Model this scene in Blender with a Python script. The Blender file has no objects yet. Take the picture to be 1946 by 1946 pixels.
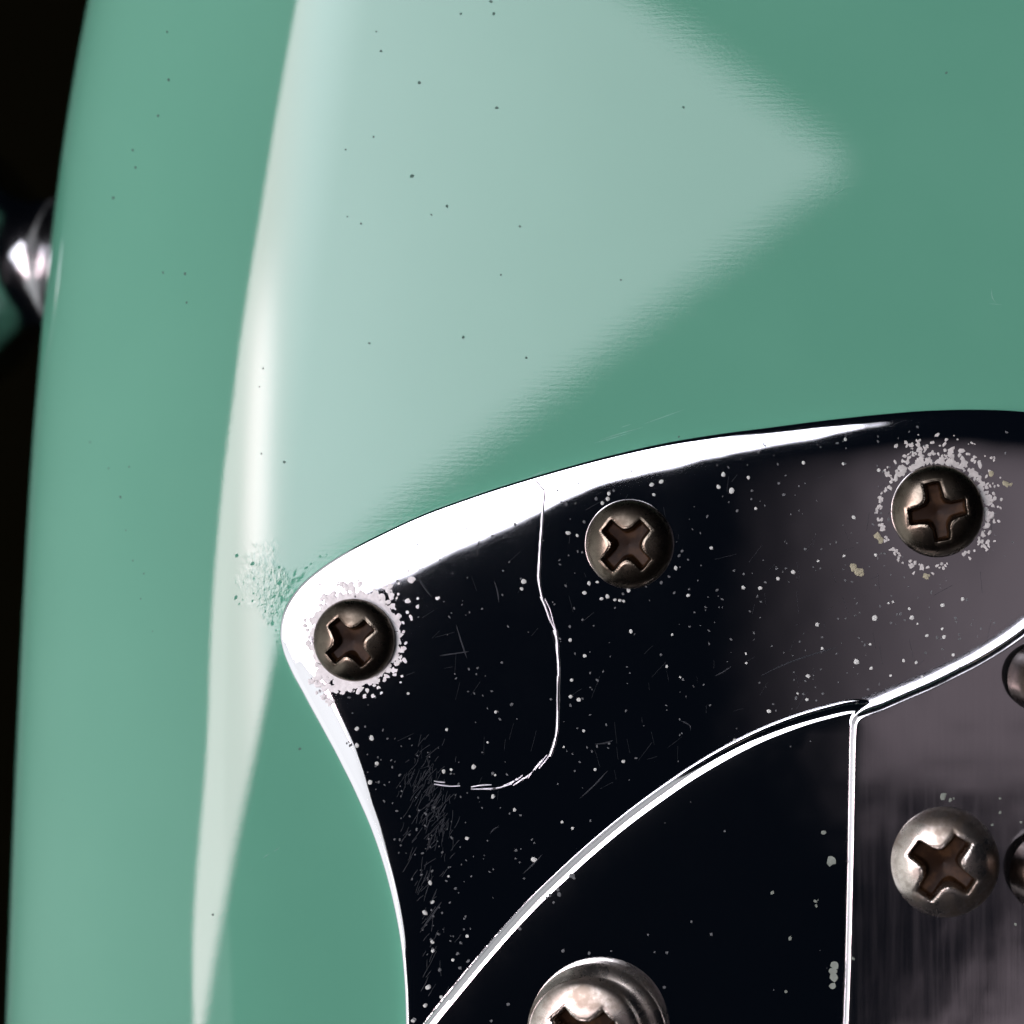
import bpy, bmesh, math, random
import numpy as np
from mathutils import Vector
from mathutils.geometry import delaunay_2d_cdt
from mathutils.noise import noise as pnoise

rng = random.Random(7)
sc = bpy.context.scene
COL = sc.collection

# ------------------------------------------------------------------ units
# plan units: 1 u = 0.0385 mm on the guitar top, x right, y towards the bottom of the frame, z up from the top
S = 0.075 / 1946.0
NX, NY, NH = 1450.0, 850.0, 3090.0          # foot point and height of the lens over the guitar top


def V(x, y, z=0.0):
    return ((x - 973.0) * S, -(y - 973.0) * S, z * S)


def up(p, z):
    """plan position of an outline measured on the top plane, for a part that sits at height z"""
    k = 1.0 - z / NH
    return (NX + (p[0] - NX) * k, NY + (p[1] - NY) * k)


# ------------------------------------------------------------------ camera
cam = bpy.data.cameras.new('camera')
cam_ob = bpy.data.objects.new('camera', cam)
COL.objects.link(cam_ob)
cam_ob.location = V(NX, NY, NH)
cam_ob.rotation_euler = (0, 0, 0)
cam.sensor_width = 36.0
cam.sensor_fit = 'HORIZONTAL'
cam.lens = 36.0 * NH / 1946.0
cam.shift_x = -(NX - 973.0) / 1946.0
cam.shift_y = (NY - 973.0) / 1946.0
cam.clip_start = 0.005
cam.clip_end = 20.0
cam.dof.use_dof = True
cam.dof.focus_distance = (NH - 45) * S
cam.dof.aperture_fstop = 15.0
sc.camera = cam_ob

# ------------------------------------------------------------------ world, view
w = bpy.data.worlds.new('World')
sc.world = w
w.use_nodes = True
bg = w.node_tree.nodes['Background']
bg.inputs[0].default_value = (0.0015, 0.0025, 0.0046, 1)
bg.inputs[1].default_value = 1.0
sc.view_settings.view_transform = 'Standard'
sc.view_settings.look = 'None'
sc.view_settings.exposure = 0.0
sc.view_settings.gamma = 1.0
sc.cycles.max_bounces = 8
sc.cycles.sample_clamp_indirect = 6.0

# ------------------------------------------------------------------ lamps
LZ = 0.90                                   # window height over the guitar (m)
NW = Vector(V(NX, NY, 0))                    # foot point in metres


class NB:
    """tiny node builder"""
    def __init__(s, nt):
        s.nt = nt

    def new(s, t):
        return s.nt.nodes.new(t)

    def put(s, sock, v):
        if hasattr(v, 'links'):
            s.nt.links.new(v, sock)
        else:
            sock.default_value = v

    def math(s, op, a, b=0.0, c=None, clamp=False):
        n = s.new('ShaderNodeMath')
        n.operation = op
        n.use_clamp = clamp
        s.put(n.inputs[0], a)
        s.put(n.inputs[1], b)
        if c is not None:
            s.put(n.inputs[2], c)
        return n.outputs[0]

    def smooth(s, x, a, b, lo=0.0, hi=1.0):
        n = s.new('ShaderNodeMapRange')
        n.interpolation_type = 'SMOOTHSTEP'
        s.put(n.inputs['Value'], x)
        n.inputs['From Min'].default_value = a
        n.inputs['From Max'].default_value = b
        n.inputs['To Min'].default_value = lo
        n.inputs['To Max'].default_value = hi
        return n.outputs['Result']

    def line(s, x, y, nx, ny, d):
        return s.math('ADD', s.math('MULTIPLY', x, nx), s.math('MULTIPLY_ADD', y, ny, d))

    def mul(s, *a):
        r = a[0]
        for q in a[1:]:
            r = s.math('MULTIPLY', r, q)
        return r

    def add(s, *a):
        r = a[0]
        for q in a[1:]:
            r = s.math('ADD', r, q)
        return r

    def gauss(s, x, c, sg):
        d = s.math('MULTIPLY', s.math('SUBTRACT', x, c), 1.0 / sg)
        return s.math('EXPONENT', s.math('MULTIPLY', s.mul(d, d), -0.5))


def area_lamp(name, cx, cy, sx, sy, z, color, build, rot=None):
    l = bpy.data.lights.new(name, 'AREA')
    l.shape = 'RECTANGLE'
    l.size, l.size_y = sx, sy
    l.energy = math.pi * sx * sy            # radiance 1 where the node strength is 1
    l.color = color
    l.use_nodes = True
    nt = l.node_tree
    em = [n for n in nt.nodes if n.type == 'EMISSION'][0]
    if build:
        nb = NB(nt)
        g = nb.new('ShaderNodeNewGeometry')
        sp = nb.new('ShaderNodeSeparateXYZ')
        nt.links.new(g.outputs['Position'], sp.inputs[0])
        # tangent coordinates seen from the guitar: x right, y towards the bottom of the frame
        x = nb.math('MULTIPLY', nb.math('SUBTRACT', sp.outputs[0], NW.x), 1.0 / z)
        y = nb.math('MULTIPLY', nb.math('SUBTRACT', sp.outputs[1], NW.y), -1.0 / z)
        build(nb, x, y, em)
    o = bpy.data.objects.new(name, l)
    COL.objects.link(o)
    o.location = (cx, cy, z)
    if rot:
        o.rotation_euler = rot
    return o


AX, AY = 0.050, -0.186                       # inner corner of the window


def window(nb, x, y, em):
    # three straight sides of the bright opening
    lo = nb.line(x, y, -0.606, -0.795, 0.606 * AX + 0.795 * AY)
    hi = nb.line(x, y, -0.618, 0.786, 0.618 * AX - 0.786 * AY + 0.018)
    m = nb.mul(nb.smooth(lo, -0.002, 0.007), nb.smooth(hi, -0.003, 0.009))
    # left side of the opening, bent to fit the pale strip on the body
    lf = nb.math('SUBTRACT', x, nb.add(nb.smooth(y, -0.45, 0.15, -0.662, -0.785), nb.smooth(y, 0.20, 0.50, 0.0, -0.15)))
    m = nb.mul(m, nb.smooth(lf, -0.004, 0.004))
    base = nb.smooth(x, 0.0, -0.60, 4.6, 10.5)
    # brighter streak put into the opening for the highlight along the body edge
    cx = nb.math('MULTIPLY_ADD', y, 0.45, -0.545)
    st = nb.mul(nb.gauss(nb.math('SUBTRACT', x, cx), 0.0, 0.055), nb.smooth(y, -0.22, -0.06), nb.smooth(y, 0.05, 0.10, 9.5, 3.5))
    tot = nb.mul(m, nb.add(base, st))
    nb.nt.links.new(tot, em.inputs['Strength'])
    rmp = nb.new('ShaderNodeMix')
    rmp.data_type = 'RGBA'
    nb.put(rmp.inputs['Factor'], nb.smooth(nb.math('SUBTRACT', x, cx), -0.06, 0.25))
    rmp.inputs['A'].default_value = (1.08, 0.86, 0.90, 1)
    rmp.inputs['B'].default_value = (0.98, 0.97, 1.07, 1)
    nb.nt.links.new(rmp.outputs['Result'], em.inputs['Color'])


def dim_patch(nb, x, y, em):
    a = nb.mul(nb.smooth(x, -0.04, 0.20), nb.smooth(y, -0.10, 0.03), nb.smooth(y, 0.29, 0.21))
    d = nb.line(x, y, 0.79, 0.61, -0.400)
    b = nb.mul(nb.smooth(d, -0.01, 0.03), nb.smooth(y, 0.30, 0.33), 1.1)
    nb.nt.links.new(nb.mul(nb.add(a, b), 0.125), em.inputs['Strength'])


area_lamp('window_lamp', NW.x - 0.41, NW.y + 0.02, 1.10, 1.10, LZ, (1, 1, 1), window)
area_lamp('mauve_reflection_lamp', NW.x + 0.13, NW.y - 0.20, 0.40, 0.52, LZ - 0.06, (1.0, 0.83, 0.91), dim_patch)  # added dim lamp, masked to put the mauve reflection into the chrome
# added area lamp in place of an unseen pale wall on the left


def wall(nb, x, y, em):
    g = [n for n in nb.nt.nodes if n.type == 'SEPXYZ'][0]
    yy = nb.math('SUBTRACT', NW.y, g.outputs[1])
    nb.nt.links.new(nb.mul(nb.smooth(yy, -0.3, 0.35, 0.45, 1.0), nb.smooth(g.outputs[2], 1.7, 0.50, 0.90, 1.08), nb.smooth(g.outputs[2], -0.8, 0.38, 0.12, 1.0)), em.inputs['Strength'])


area_lamp('wall_standin_lamp', NW.x - 1.10, NW.y - 0.10, 3.0, 2.4, 0.20, (0.97, 0.98, 1.0), wall, rot=(0, math.radians(-90), 0))

# ------------------------------------------------------------------ materials


def principled(name, base, rough=0.4, metal=0.0, ior=1.5):
    m = bpy.data.materials.new(name)
    m.use_nodes = True
    b = m.node_tree.nodes['Principled BSDF']
    b.inputs['Base Color'].default_value = (*base, 1)
    b.inputs['Roughness'].default_value = rough
    b.inputs['Metallic'].default_value = metal
    b.inputs['IOR'].default_value = ior
    return m, b, NB(m.node_tree)


def noise_tex(nb, vec, scale, detail=2.0, rough=0.5):
    n = nb.new('ShaderNodeTexNoise')
    n.inputs['Scale'].default_value = scale
    n.inputs['Detail'].default_value = detail
    n.inputs['Roughness'].default_value = rough
    if vec is not None:
        nb.nt.links.new(vec, n.inputs['Vector'])
    return n.outputs['Fac']


def obj_coord(nb, scale=(1, 1, 1), rot=0.0):
    t = nb.new('ShaderNodeTexCoord')
    mp = nb.new('ShaderNodeMapping')
    mp.inputs['Scale'].default_value = scale
    mp.inputs['Rotation'].default_value = (0, 0, rot)
    nb.nt.links.new(t.outputs['Object'], mp.inputs['Vector'])
    return mp.outputs['Vector'], t.outputs['Object']


def bump(nb, b, height, dist, strength=1.0):
    n = nb.new('ShaderNodeBump')
    n.inputs['Strength'].default_value = strength
    n.inputs['Distance'].default_value = dist
    nb.put(n.inputs['Height'], height)
    nb.nt.links.new(n.outputs['Normal'], b.inputs['Normal'])


# green lacquer
M_PAINT, b, nb = principled('surf_green_lacquer', (0.095, 0.30, 0.205), 0.035)
v, oc = obj_coord(nb)
vs, _ = obj_coord(nb, (0.07, 1.0, 1.0), math.radians(-4))
sp = nb.new('ShaderNodeSeparateXYZ')
nb.nt.links.new(oc, sp.inputs[0])
sand = noise_tex(nb, vs, 4600, 2.0)          # fine sanding lines in the clear coat
peel = noise_tex(nb, v, 4200, 2.0)           # orange peel
swell = noise_tex(nb, v, 90, 1.0)
# scuffed patch beside the tip of the metal guard
ex, ey, _z = V(505, 1108)
dx = nb.math('MULTIPLY', nb.math('SUBTRACT', sp.outputs[0], ex), 1 / (54 * S))
dy = nb.math('MULTIPLY', nb.math('SUBTRACT', sp.outputs[1], ey), 1 / (66 * S))
rr = nb.math('SQRT', nb.add(nb.mul(dx, dx), nb.mul(dy, dy)))
scm = nb.smooth(nb.add(rr, nb.math('MULTIPLY', noise_tex(nb, v, 700, 3.0), 1.7)), 2.05, 1.35)
vs2, _ = obj_coord(nb, (1.0, 0.55, 1.0), math.radians(35))
scuff = nb.mul(scm, nb.math('POWER', noise_tex(nb, vs2, 3000, 3.0, 0.6), 2.0))
h = nb.add(nb.math('MULTIPLY', sand, 0.019), nb.math('MULTIPLY', peel, 0.018),
           nb.math('MULTIPLY', swell, 0.15), nb.math('MULTIPLY', scuff, 0.55))
bump(nb, b, h, 0.00006)
cm = nb.new('ShaderNodeMix')
cm.data_type = 'RGBA'
nb.put(cm.inputs['Factor'], nb.smooth(noise_tex(nb, v, 60, 3.0), 0.35, 0.7))
cm.inputs['A'].default_value = (0.100, 0.308, 0.212, 1)
cm.inputs['B'].default_value = (0.106, 0.318, 0.220, 1)
nb.nt.links.new(cm.outputs['Result'], b.inputs['Base Color'])


def chrome(name, base=(0.90, 0.90, 0.93), rough=0.035, smudge=0.008, brushed=False, wear=0.0):
    m, b, nb = principled(name, base, rough, 1.0)
    v, oc = obj_coord(nb)
    sm = noise_tex(nb, v, 140, 5.0, 0.65)
    hair, _ = obj_coord(nb, (1.0, 0.05, 1.0), math.radians(0))
    hl = noise_tex(nb, hair, 2500, 2.0)
    f = nb.smooth(sm, 0.45, 0.75, rough, rough + smudge)
    if brushed:
        f = nb.add(f, nb.math('MULTIPLY', hl, 0.10))
        bump(nb, b, nb.add(nb.math('MULTIPLY', hl, 0.035), nb.math('MULTIPLY', noise_tex(nb, hair, 620, 1.0), 0.07), nb.math('MULTIPLY', noise_tex(nb, v, 110, 1.0), 0.06)), 0.00005)
    else:
        bump(nb, b, nb.add(nb.math('MULTIPLY', noise_tex(nb, v, 90, 1.0), 0.05),
                           nb.math('MULTIPLY', noise_tex(nb, v, 3000, 2.0), 0.003)), 0.00005)
    if wear:                                             # rubbed dull along the edge
        at = nb.new('ShaderNodeAttribute')
        at.attribute_name = 'edge_wear'
        f = nb.add(f, nb.math('MULTIPLY', at.outputs['Fac'], wear))
    nb.nt.links.new(f, b.inputs['Roughness'])
    return m


M_CHROME = chrome('polished_chrome')
M_CHROME2 = chrome('polished_chrome_inner', (0.86, 0.86, 0.88), 0.05, 0.01, False, 0.12)
M_CHROME3 = chrome('worn_chrome', (0.84, 0.82, 0.85), 0.07, 0.015, True)


def aged_metal(name, c1, c2, r1, r2, scale=500, recess=None):
    m, b, nb = principled(name, c1, r1, 1.0)
    v, oc = obj_coord(nb)
    n = noise_tex(nb, v, scale, 5.0, 0.65)
    f = nb.smooth(n, 0.38, 0.66)
    cm = nb.new('ShaderNodeMix')
    cm.data_type = 'RGBA'
    nb.put(cm.inputs['Factor'], f)
    cm.inputs['A'].default_value = (*c1, 1)
    cm.inputs['B'].default_value = (*c2, 1)
    nb.nt.links.new(cm.outputs['Result'], b.inputs['Base Color'])
    nb.nt.links.new(nb.smooth(n, 0.35, 0.7, r1, r2), b.inputs['Roughness'])
    bump(nb, b, noise_tex(nb, v, scale * 3, 3.0), 0.00001, 0.6)
    return m


M_BRONZE = aged_metal('tarnished_screw_metal', (0.140, 0.120, 0.095), (0.050, 0.042, 0.032), 0.20, 0.36)
M_NICKEL = aged_metal('worn_nickel', (0.64, 0.59, 0.53), (0.22, 0.185, 0.15), 0.22, 0.45, 420)
M_POST = aged_metal('browned_nickel', (0.085, 0.066, 0.055), (0.02, 0.014, 0.012), 0.22, 0.4, 420)
M_BUTTON = aged_metal('plated_button_metal', (0.42, 0.42, 0.43), (0.25, 0.25, 0.26), 0.12, 0.22, 300)
M_RUST, b, nb = principled('rusty_recess', (0.05, 0.026, 0.014), 0.5, 0.0)
b.inputs['Specular IOR Level'].default_value = 0.12
v, oc = obj_coord(nb)
cm = nb.new('ShaderNodeMix')
cm.data_type = 'RGBA'
nb.put(cm.inputs['Factor'], nb.smooth(noise_tex(nb, v, 1100, 3.0), 0.45, 0.7))
cm.inputs['A'].default_value = (0.014, 0.0065, 0.003, 1)
cm.inputs['B'].default_value = (0.040, 0.020, 0.009, 1)
nb.nt.links.new(cm.outputs['Result'], b.inputs['Base Color'])


def matte(name, c, rough=0.8, metal=0.0, var=0.3, scale=2500):
    m, b, nb = principled(name, c, rough, metal)
    v, oc = obj_coord(nb)
    cm = nb.new('ShaderNodeMix')
    cm.data_type = 'RGBA'
    nb.put(cm.inputs['Factor'], noise_tex(nb, v, scale, 2.0))
    cm.inputs['A'].default_value = (*[q * (1 - var) for q in c], 1)
    cm.inputs['B'].default_value = (*[min(1, q * (1 + var)) for q in c], 1)
    nb.nt.links.new(cm.outputs['Result'], b.inputs['Base Color'])
    return m


M_OXIDE = matte('white_oxide', (0.79, 0.775, 0.765))
M_GREYOX = matte('grey_oxide', (0.48, 0.48, 0.46))
M_PIT = matte('pit_glint', (0.52, 0.55, 0.52))  # pale colour stands in for the window glint in the pits
M_DULLPIT = matte('dull_pit', (0.10, 0.11, 0.115))
M_CRUMB = matte('dry_residue', (0.30, 0.29, 0.20))
M_CHIP = matte('pale_green_chip', (0.17, 0.20, 0.17))
M_SPECK = matte('dark_dust', (0.06, 0.135, 0.105))
M_HAIR, _b, _n = principled('hairline_scratch', (0.030, 0.034, 0.040), 0.6, 0.0)
_b.inputs['Specular IOR Level'].default_value = 0.1
M_NICK = matte('nicked_lacquer', (0.09, 0.30, 0.205), 0.8)
M_NICK.node_tree.nodes['Principled BSDF'].inputs['Specular IOR Level'].default_value = 0.05
M_LSCR = matte('scratched_lacquer', (0.13, 0.33, 0.25), 0.35)
M_SCR, _b, _n = principled('bare_scratched_metal', (0.70, 0.69, 0.73), 0.36, 1.0)
M_CLOTH = matte('black_backdrop_cloth', (0.0024, 0.0022, 0.0010), 0.9, 0.0, 0.4, 900)
M_CLOTH.node_tree.nodes['Principled BSDF'].inputs['Specular IOR Level'].default_value = 0.0

# ------------------------------------------------------------------ object helpers


def link(name, me, mat, parent=None, mats=None):
    o = bpy.data.objects.new(name, me)
    for m in (mats or [mat]):
        me.materials.append(m)
    COL.objects.link(o)
    if parent is not None:
        o.parent = parent
    return o


def mesh(name, verts, faces, smooth=True):
    me = bpy.data.meshes.new(name)
    me.from_pydata(verts, [], faces)
    me.update()
    if smooth:
        me.polygons.foreach_set('use_smooth', [True] * len(me.polygons))
    return me


def catmull(pts, step, closed=False):
    P = [np.array(p, float) for p in pts]
    out = []
    n = len(P)
    for i in range(n if closed else n - 1):
        p0 = P[(i - 1) % n] if (closed or i > 0) else 2 * P[0] - P[1]
        p1, p2 = P[i], P[(i + 1) % n]
        p3 = P[(i + 2) % n] if (closed or i + 2 < n) else 2 * P[-1] - P[-2]
        # centripetal
        t0 = 0
        t1 = t0 + max(np.linalg.norm(p1 - p0), 1e-6) ** .5
        t2 = t1 + max(np.linalg.norm(p2 - p1), 1e-6) ** .5
        t3 = t2 + max(np.linalg.norm(p3 - p2), 1e-6) ** .5
        k = max(1, int(np.linalg.norm(p2 - p1) / step))
        for j in range(k):
            t = t1 + (t2 - t1) * j / k
            A1 = (t1 - t) / (t1 - t0) * p0 + (t - t0) / (t1 - t0) * p1
            A2 = (t2 - t) / (t2 - t1) * p1 + (t - t1) / (t2 - t1) * p2
            A3 = (t3 - t) / (t3 - t2) * p2 + (t - t2) / (t3 - t2) * p3
            B1 = (t2 - t) / (t2 - t0) * A1 + (t - t0) / (t2 - t0) * A2
            B2 = (t3 - t) / (t3 - t1) * A2 + (t - t1) / (t3 - t1) * A3
            out.append((t2 - t) / (t2 - t1) * B1 + (t - t1) / (t2 - t1) * B2)
    if not closed:
        out.append(P[-1])
    return np.array(out)


def inside(poly, pts):
    x, y = pts[:, 0], pts[:, 1]
    c = np.zeros(len(pts), bool)
    a = poly
    b2 = np.roll(poly, -1, axis=0)
    for (x1, y1), (x2, y2) in zip(a, b2):
        if y1 == y2:
            continue
        cond = ((y1 > y) != (y2 > y)) & (x < (x2 - x1) * (y - y1) / (y2 - y1) + x1)
        c ^= cond
    return c


def nearest(poly, pts):
    """distance to a closed polyline and unit direction from the nearest boundary point inward"""
    a = poly
    d2 = np.full(len(pts), 1e18)
    near = np.zeros_like(pts)
    b2 = np.roll(poly, -1, axis=0)
    for p, q in zip(a, b2):
        e = q - p
        L = e.dot(e)
        if L < 1e-9:
            continue
        t = np.clip(((pts - p) @ e) / L, 0, 1)
        c = p + t[:, None] * e
        dd = ((pts - c) ** 2).sum(1)
        k = dd < d2
        d2[k] = dd[k]
        near[k] = c[k]
    # blended direction: soft where several stretches of the edge are about equally near
    smp = a[::2]
    blend = np.zeros_like(pts)
    for i0 in range(0, len(pts), 2000):
        q = pts[i0:i0 + 2000]
        v = smp[None] - q[:, None]
        ds = np.sqrt((v ** 2).sum(2)) + 1e-6
        dm = ds.min(1, keepdims=True)
        wt = np.exp(-(ds - dm) / 9.0)
        blend[i0:i0 + 2000] = ((v / ds[..., None]) * wt[..., None]).sum(1) / wt.sum(1)[:, None]
    return np.sqrt(d2), near, blend


def plate(name, outline, T, z0, shoulder, r, mat, parent, grid=12.0, dimples=(), wav=0.0, step=5.0, tilt=(0.0, 0.0), pivot=(1300.0, 1700.0)):
    """A pressed metal plate: outline (plan units), flat top at T with an edge radius r and a soft
    shoulder whose start angle (rad) and reach come from shoulder(point, outward direction)."""
    poly = catmull(outline, step, True) if step else np.array(outline, float)
    n = len(poly)
    area = 0.5 * np.sum(poly[:, 0] * np.roll(poly[:, 1], -1) - np.roll(poly[:, 0], -1) * poly[:, 1])
    if area < 0:
        poly = poly[::-1].copy()
    tang = np.roll(poly, -1, 0) - np.roll(poly, 1, 0)
    tang /= np.linalg.norm(tang, axis=1)[:, None]
    inn = np.stack([-tang[:, 1], tang[:, 0]], 1)          # inward for positive area in these coordinates
    for _ in range(2):
        inn = inn + 0.5 * (np.roll(inn, 1, 0) + np.roll(inn, -1, 0))
        inn /= np.linalg.norm(inn, axis=1)[:, None]
    fr = [r * (1 - math.cos(math.radians(a))) for a in (0, 12, 24, 36, 48, 58, 68, 78, 86)]
    rings = fr + [r * 1.25, r * 1.7, r * 2.4]
    pts, dist, out = [], [], []
    for d in rings:
        pts.append(poly + inn * d)
        dist.append(np.full(n, d))
        out.append(-inn)
    pin = poly + inn * rings[-1]
    # interior grid
    lo, hi = poly.min(0), poly.max(0)
    gx, gy = np.meshgrid(np.arange(lo[0], hi[0], grid), np.arange(lo[1], hi[1], grid))
    gp = np.stack([gx.ravel(), gy.ravel()], 1)
    gp[:, 0] += (np.round((gp[:, 1] - lo[1]) / grid) % 2) * grid * 0.5
    gp = gp[inside(poly, gp)]
    gd, near, _b = nearest(poly, gp)
    k = gd > rings[-1] + grid * 0.55
    gp, gd, near = gp[k], gd[k], near[k]
    gout = (near - gp) / gd[:, None]
    # triangulate the interior
    vin = [Vector(p) for p in np.vstack([pin, gp])]
    res = delaunay_2d_cdt(vin, [], [list(range(n))], 1, 0.01)
    tv, tf = res[0], res[2]
    allp = np.vstack(pts[:-1] + [np.array([[q.x, q.y] for q in tv])])
    td, tn, tout = nearest(poly, np.array([[q.x, q.y] for q in tv]))
    allo = np.vstack(out[:-1] + [tout])
    alld = np.concatenate(dist[:-1] + [td])
    # heights and slopes (slope = dz/d(inward))
    z = np.zeros(len(allp))
    nrm = np.zeros((len(allp), 3))
    for i, (p, o, d) in enumerate(zip(allp, allo, alld)):
        A, L, wd = shoulder(p, o)                        # angle, fall-off, width of the even chamfer
        e0 = math.exp(-max(0.0, d - wd) / L)
        m = math.tan(A) * e0
        zz = T - math.tan(A) * (L * e0 + max(0.0, wd - d))
        if d < r:
            q = max(r * r - (r - d) ** 2, 1e-4)
            zz += -r + math.sqrt(q)
            m += (r - d) / math.sqrt(q)
        m = min(m, 12.0)
        gxx, gyy = -o[0] * m, -o[1] * m                 # gradient of z in plan x, y
        for (cx, cy, dep, sg) in dimples:
            ex, ey = p[0] - cx, p[1] - cy
            g = dep * math.exp(-(ex * ex + ey * ey) / (2 * sg * sg))
            zz -= g
            gxx += g * ex / sg ** 2
            gyy += g * ey / sg ** 2
        if wav:
            f = 1 / 55.0
            e = 2.0
            w0 = pnoise(Vector((p[0] * f, p[1] * f, 3.3)))
            gxx += wav * (pnoise(Vector(((p[0] + e) * f, p[1] * f, 3.3))) - w0) / e
            gyy += wav * (pnoise(Vector((p[0] * f, (p[1] + e) * f, 3.3))) - w0) / e
            zz += wav * w0
        zz += tilt[0] * (p[0] - pivot[0]) + tilt[1] * (p[1] - pivot[1])
        gxx += tilt[0]
        gyy += tilt[1]
        z[i] = zz
        v3 = np.array([-gxx, gyy, 1.0])                  # plan y points down
        nrm[i] = v3 / np.linalg.norm(v3)
    verts = [V(p[0], p[1], q) for p, q in zip(allp, z)]
    faces = []
    nr = len(rings)
    for k in range(nr - 1):
        for i in range(n):
            j = (i + 1) % n
            faces.append((k * n + i, (k + 1) * n + i, (k + 1) * n + j, k * n + j))
    off = n * (nr - 1)
    for f in tf:
        f = [off + q for q in f]
        a, b3, c = (np.array(verts[q][:2]) for q in f[:3])
        cr = (b3 - a)[0] * (c - a)[1] - (b3 - a)[1] * (c - a)[0]
        faces.append(tuple(f) if cr > 0 else tuple(f[::-1]))
    # side wall and bottom
    base = len(verts)
    for p in poly:
        verts.append(V(p[0], p[1], z0))
    nn = list(nrm)
    for q in inn:
        nn.append(np.array([-q[0], q[1], 0.0]))
    for i in range(n):
        j = (i + 1) % n
        faces.append((base + i, i, j, base + j))
    fx = []
    V0 = np.array(verts)
    for f in faces[:(nr - 1) * n] + faces[-n:]:
        a, b3, c = V0[f[0]], V0[f[1]], V0[f[2]]
        fn = np.cross(b3 - a, c - a)
        av = sum(nn[q] for q in f)
        fx.append(f if fn.dot(av) >= 0 else f[::-1])
    faces = fx[:(nr - 1) * n] + faces[(nr - 1) * n:-n] + fx[(nr - 1) * n:]
    faces.append(tuple(range(base + n - 1, base - 1, -1)))
    me = mesh(name, verts, faces)
    o = link(name, me, mat, parent)
    at = me.attributes.new('edge_wear', 'FLOAT', 'POINT')
    ew = np.concatenate([np.exp(-np.maximum(alld - r, 0) / 18.0) * np.clip((alld - 22) / 8.0, 0, 1), np.zeros(n)])
    at.data.foreach_set('value', ew.astype(np.float32))
    me.normals_split_custom_set_from_vertices([tuple(q) for q in nn])
    return o


def lathe_mesh(name, prof, n=64, axis='Z'):
    verts, faces = [], []
    for r, z in prof:
        for i in range(n):
            a = 2 * math.pi * i / n
            if axis == 'Z':
                verts.append((r * math.cos(a), r * math.sin(a), z))
            else:
                verts.append((z, r * math.cos(a), r * math.sin(a)))
    for k in range(len(prof) - 1):
        for i in range(n):
            j = (i + 1) % n
            faces.append((k * n + i, k * n + j, (k + 1) * n + j, (k + 1) * n + i))
    faces.append(tuple(range(n - 1, -1, -1)))
    faces.append(tuple(range((len(prof) - 1) * n, len(prof) * n)))
    return mesh(name, verts, faces)


# ------------------------------------------------------------------ backdrop
bd = mesh('backdrop', [(-0.215, -0.6, -0.30), (0.6, -0.6, -0.30), (0.6, 0.6, -0.30), (-0.215, 0.6, -0.30)], [(0, 1, 2, 3)])
bd_o = link('backdrop_cloth', bd, M_CLOTH)
bd_o['kind'] = 'structure'
bd_o['label'] = 'black cloth far below the guitar, lost in the dark'

# ------------------------------------------------------------------ the guitar
guitar = bpy.data.objects.new('electric_guitar', None)
COL.objects.link(guitar)
guitar.empty_display_size = 0.02
guitar['label'] = 'surf green electric guitar with black-reflecting chrome plates and tarnished screws, seen close up'
guitar['category'] = 'guitar'

# body: flat top, elliptical round-over on the left edge, side wall, back
ys = np.array([-400, 0, 150, 280, 430, 570, 700, 850, 1000, 1150, 1300, 1500, 1700, 1940, 2400.])
ed = np.array([640, 559, 528, 508, 483, 458, 443, 423, 408, 395, 390, 389, 401, 429, 450.]) + 150.0
aa = np.array([744.2, 741.4, 735.9, 733.6, 726.3, 714.8, 711.2, 702.8, 697.0, 691.8, 694.4, 702.6, 723.8, 761.9, 802.0])


def smooth_curve(yq, yy, vv, sg=90.0):
    yy2 = np.arange(-600, 2601, 10.0)
    v2 = np.interp(yy2, yy, vv)
    wts = np.exp(-((yq[:, None] - yy2[None]) ** 2) / (2 * sg * sg))
    return (wts * v2).sum(1) / wts.sum(1)


yq = np.arange(-380, 2381, 20.0)
X0, AA = smooth_curve(yq, ys, ed), smooth_curve(yq, ys, aa)
CZ = 500.0
us = [0.0] + [math.sin(math.radians(t)) for t in np.arange(1.5, 90.1, 1.5)]
xs_flat = list(np.linspace(2400, 800, 33))
cols = len(xs_flat) + len(us) + 2
verts, nn = [], []
for y, x0, a in zip(yq, X0, AA):
    for xf in xs_flat:
        verts.append(V(xf, y, 0))
    for u in us:
        verts.append(V(x0 - a * u, y, -CZ * (1 - math.sqrt(max(0, 1 - u * u)))))
    verts.append(V(x0 - a, y, -1100))
    verts.append(V(x0 - a + 60, y, -1160))
faces = []
for i in range(len(yq) - 1):
    for k in range(cols - 1):
        q = i * cols + k
        faces.append((q, q + 1, q + cols + 1, q + cols))
# back and ends
R = len(yq)
b0 = len(verts)
for y in (yq[0], yq[-1]):
    verts.append(V(2400, y, -1160))
faces.append((cols - 1, b0, b0 + 1, (R - 1) * cols + cols - 1))
faces.append(tuple(range(0, cols)) + (b0,))
faces.append(tuple(range((R - 1) * cols, R * cols)) + (b0 + 1,))
me = mesh('body', verts, faces)
bm = bmesh.new()
bm.from_mesh(me)
bmesh.ops.recalc_face_normals(bm, faces=bm.faces)
bm.to_mesh(me)
bm.free()
for p in me.polygons:
    if len(p.vertices) > 4:
        p.use_smooth = False
body = link('body', me, M_PAINT, guitar)
body['label'] = 'glossy surf green body with a rounded left edge and a scuff beside the plate tip'

K = 1946.0 / 1932.0


def sc_(pts, z=0.0):
    return [up((x * K, y * K), z) for x, y in pts]


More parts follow.
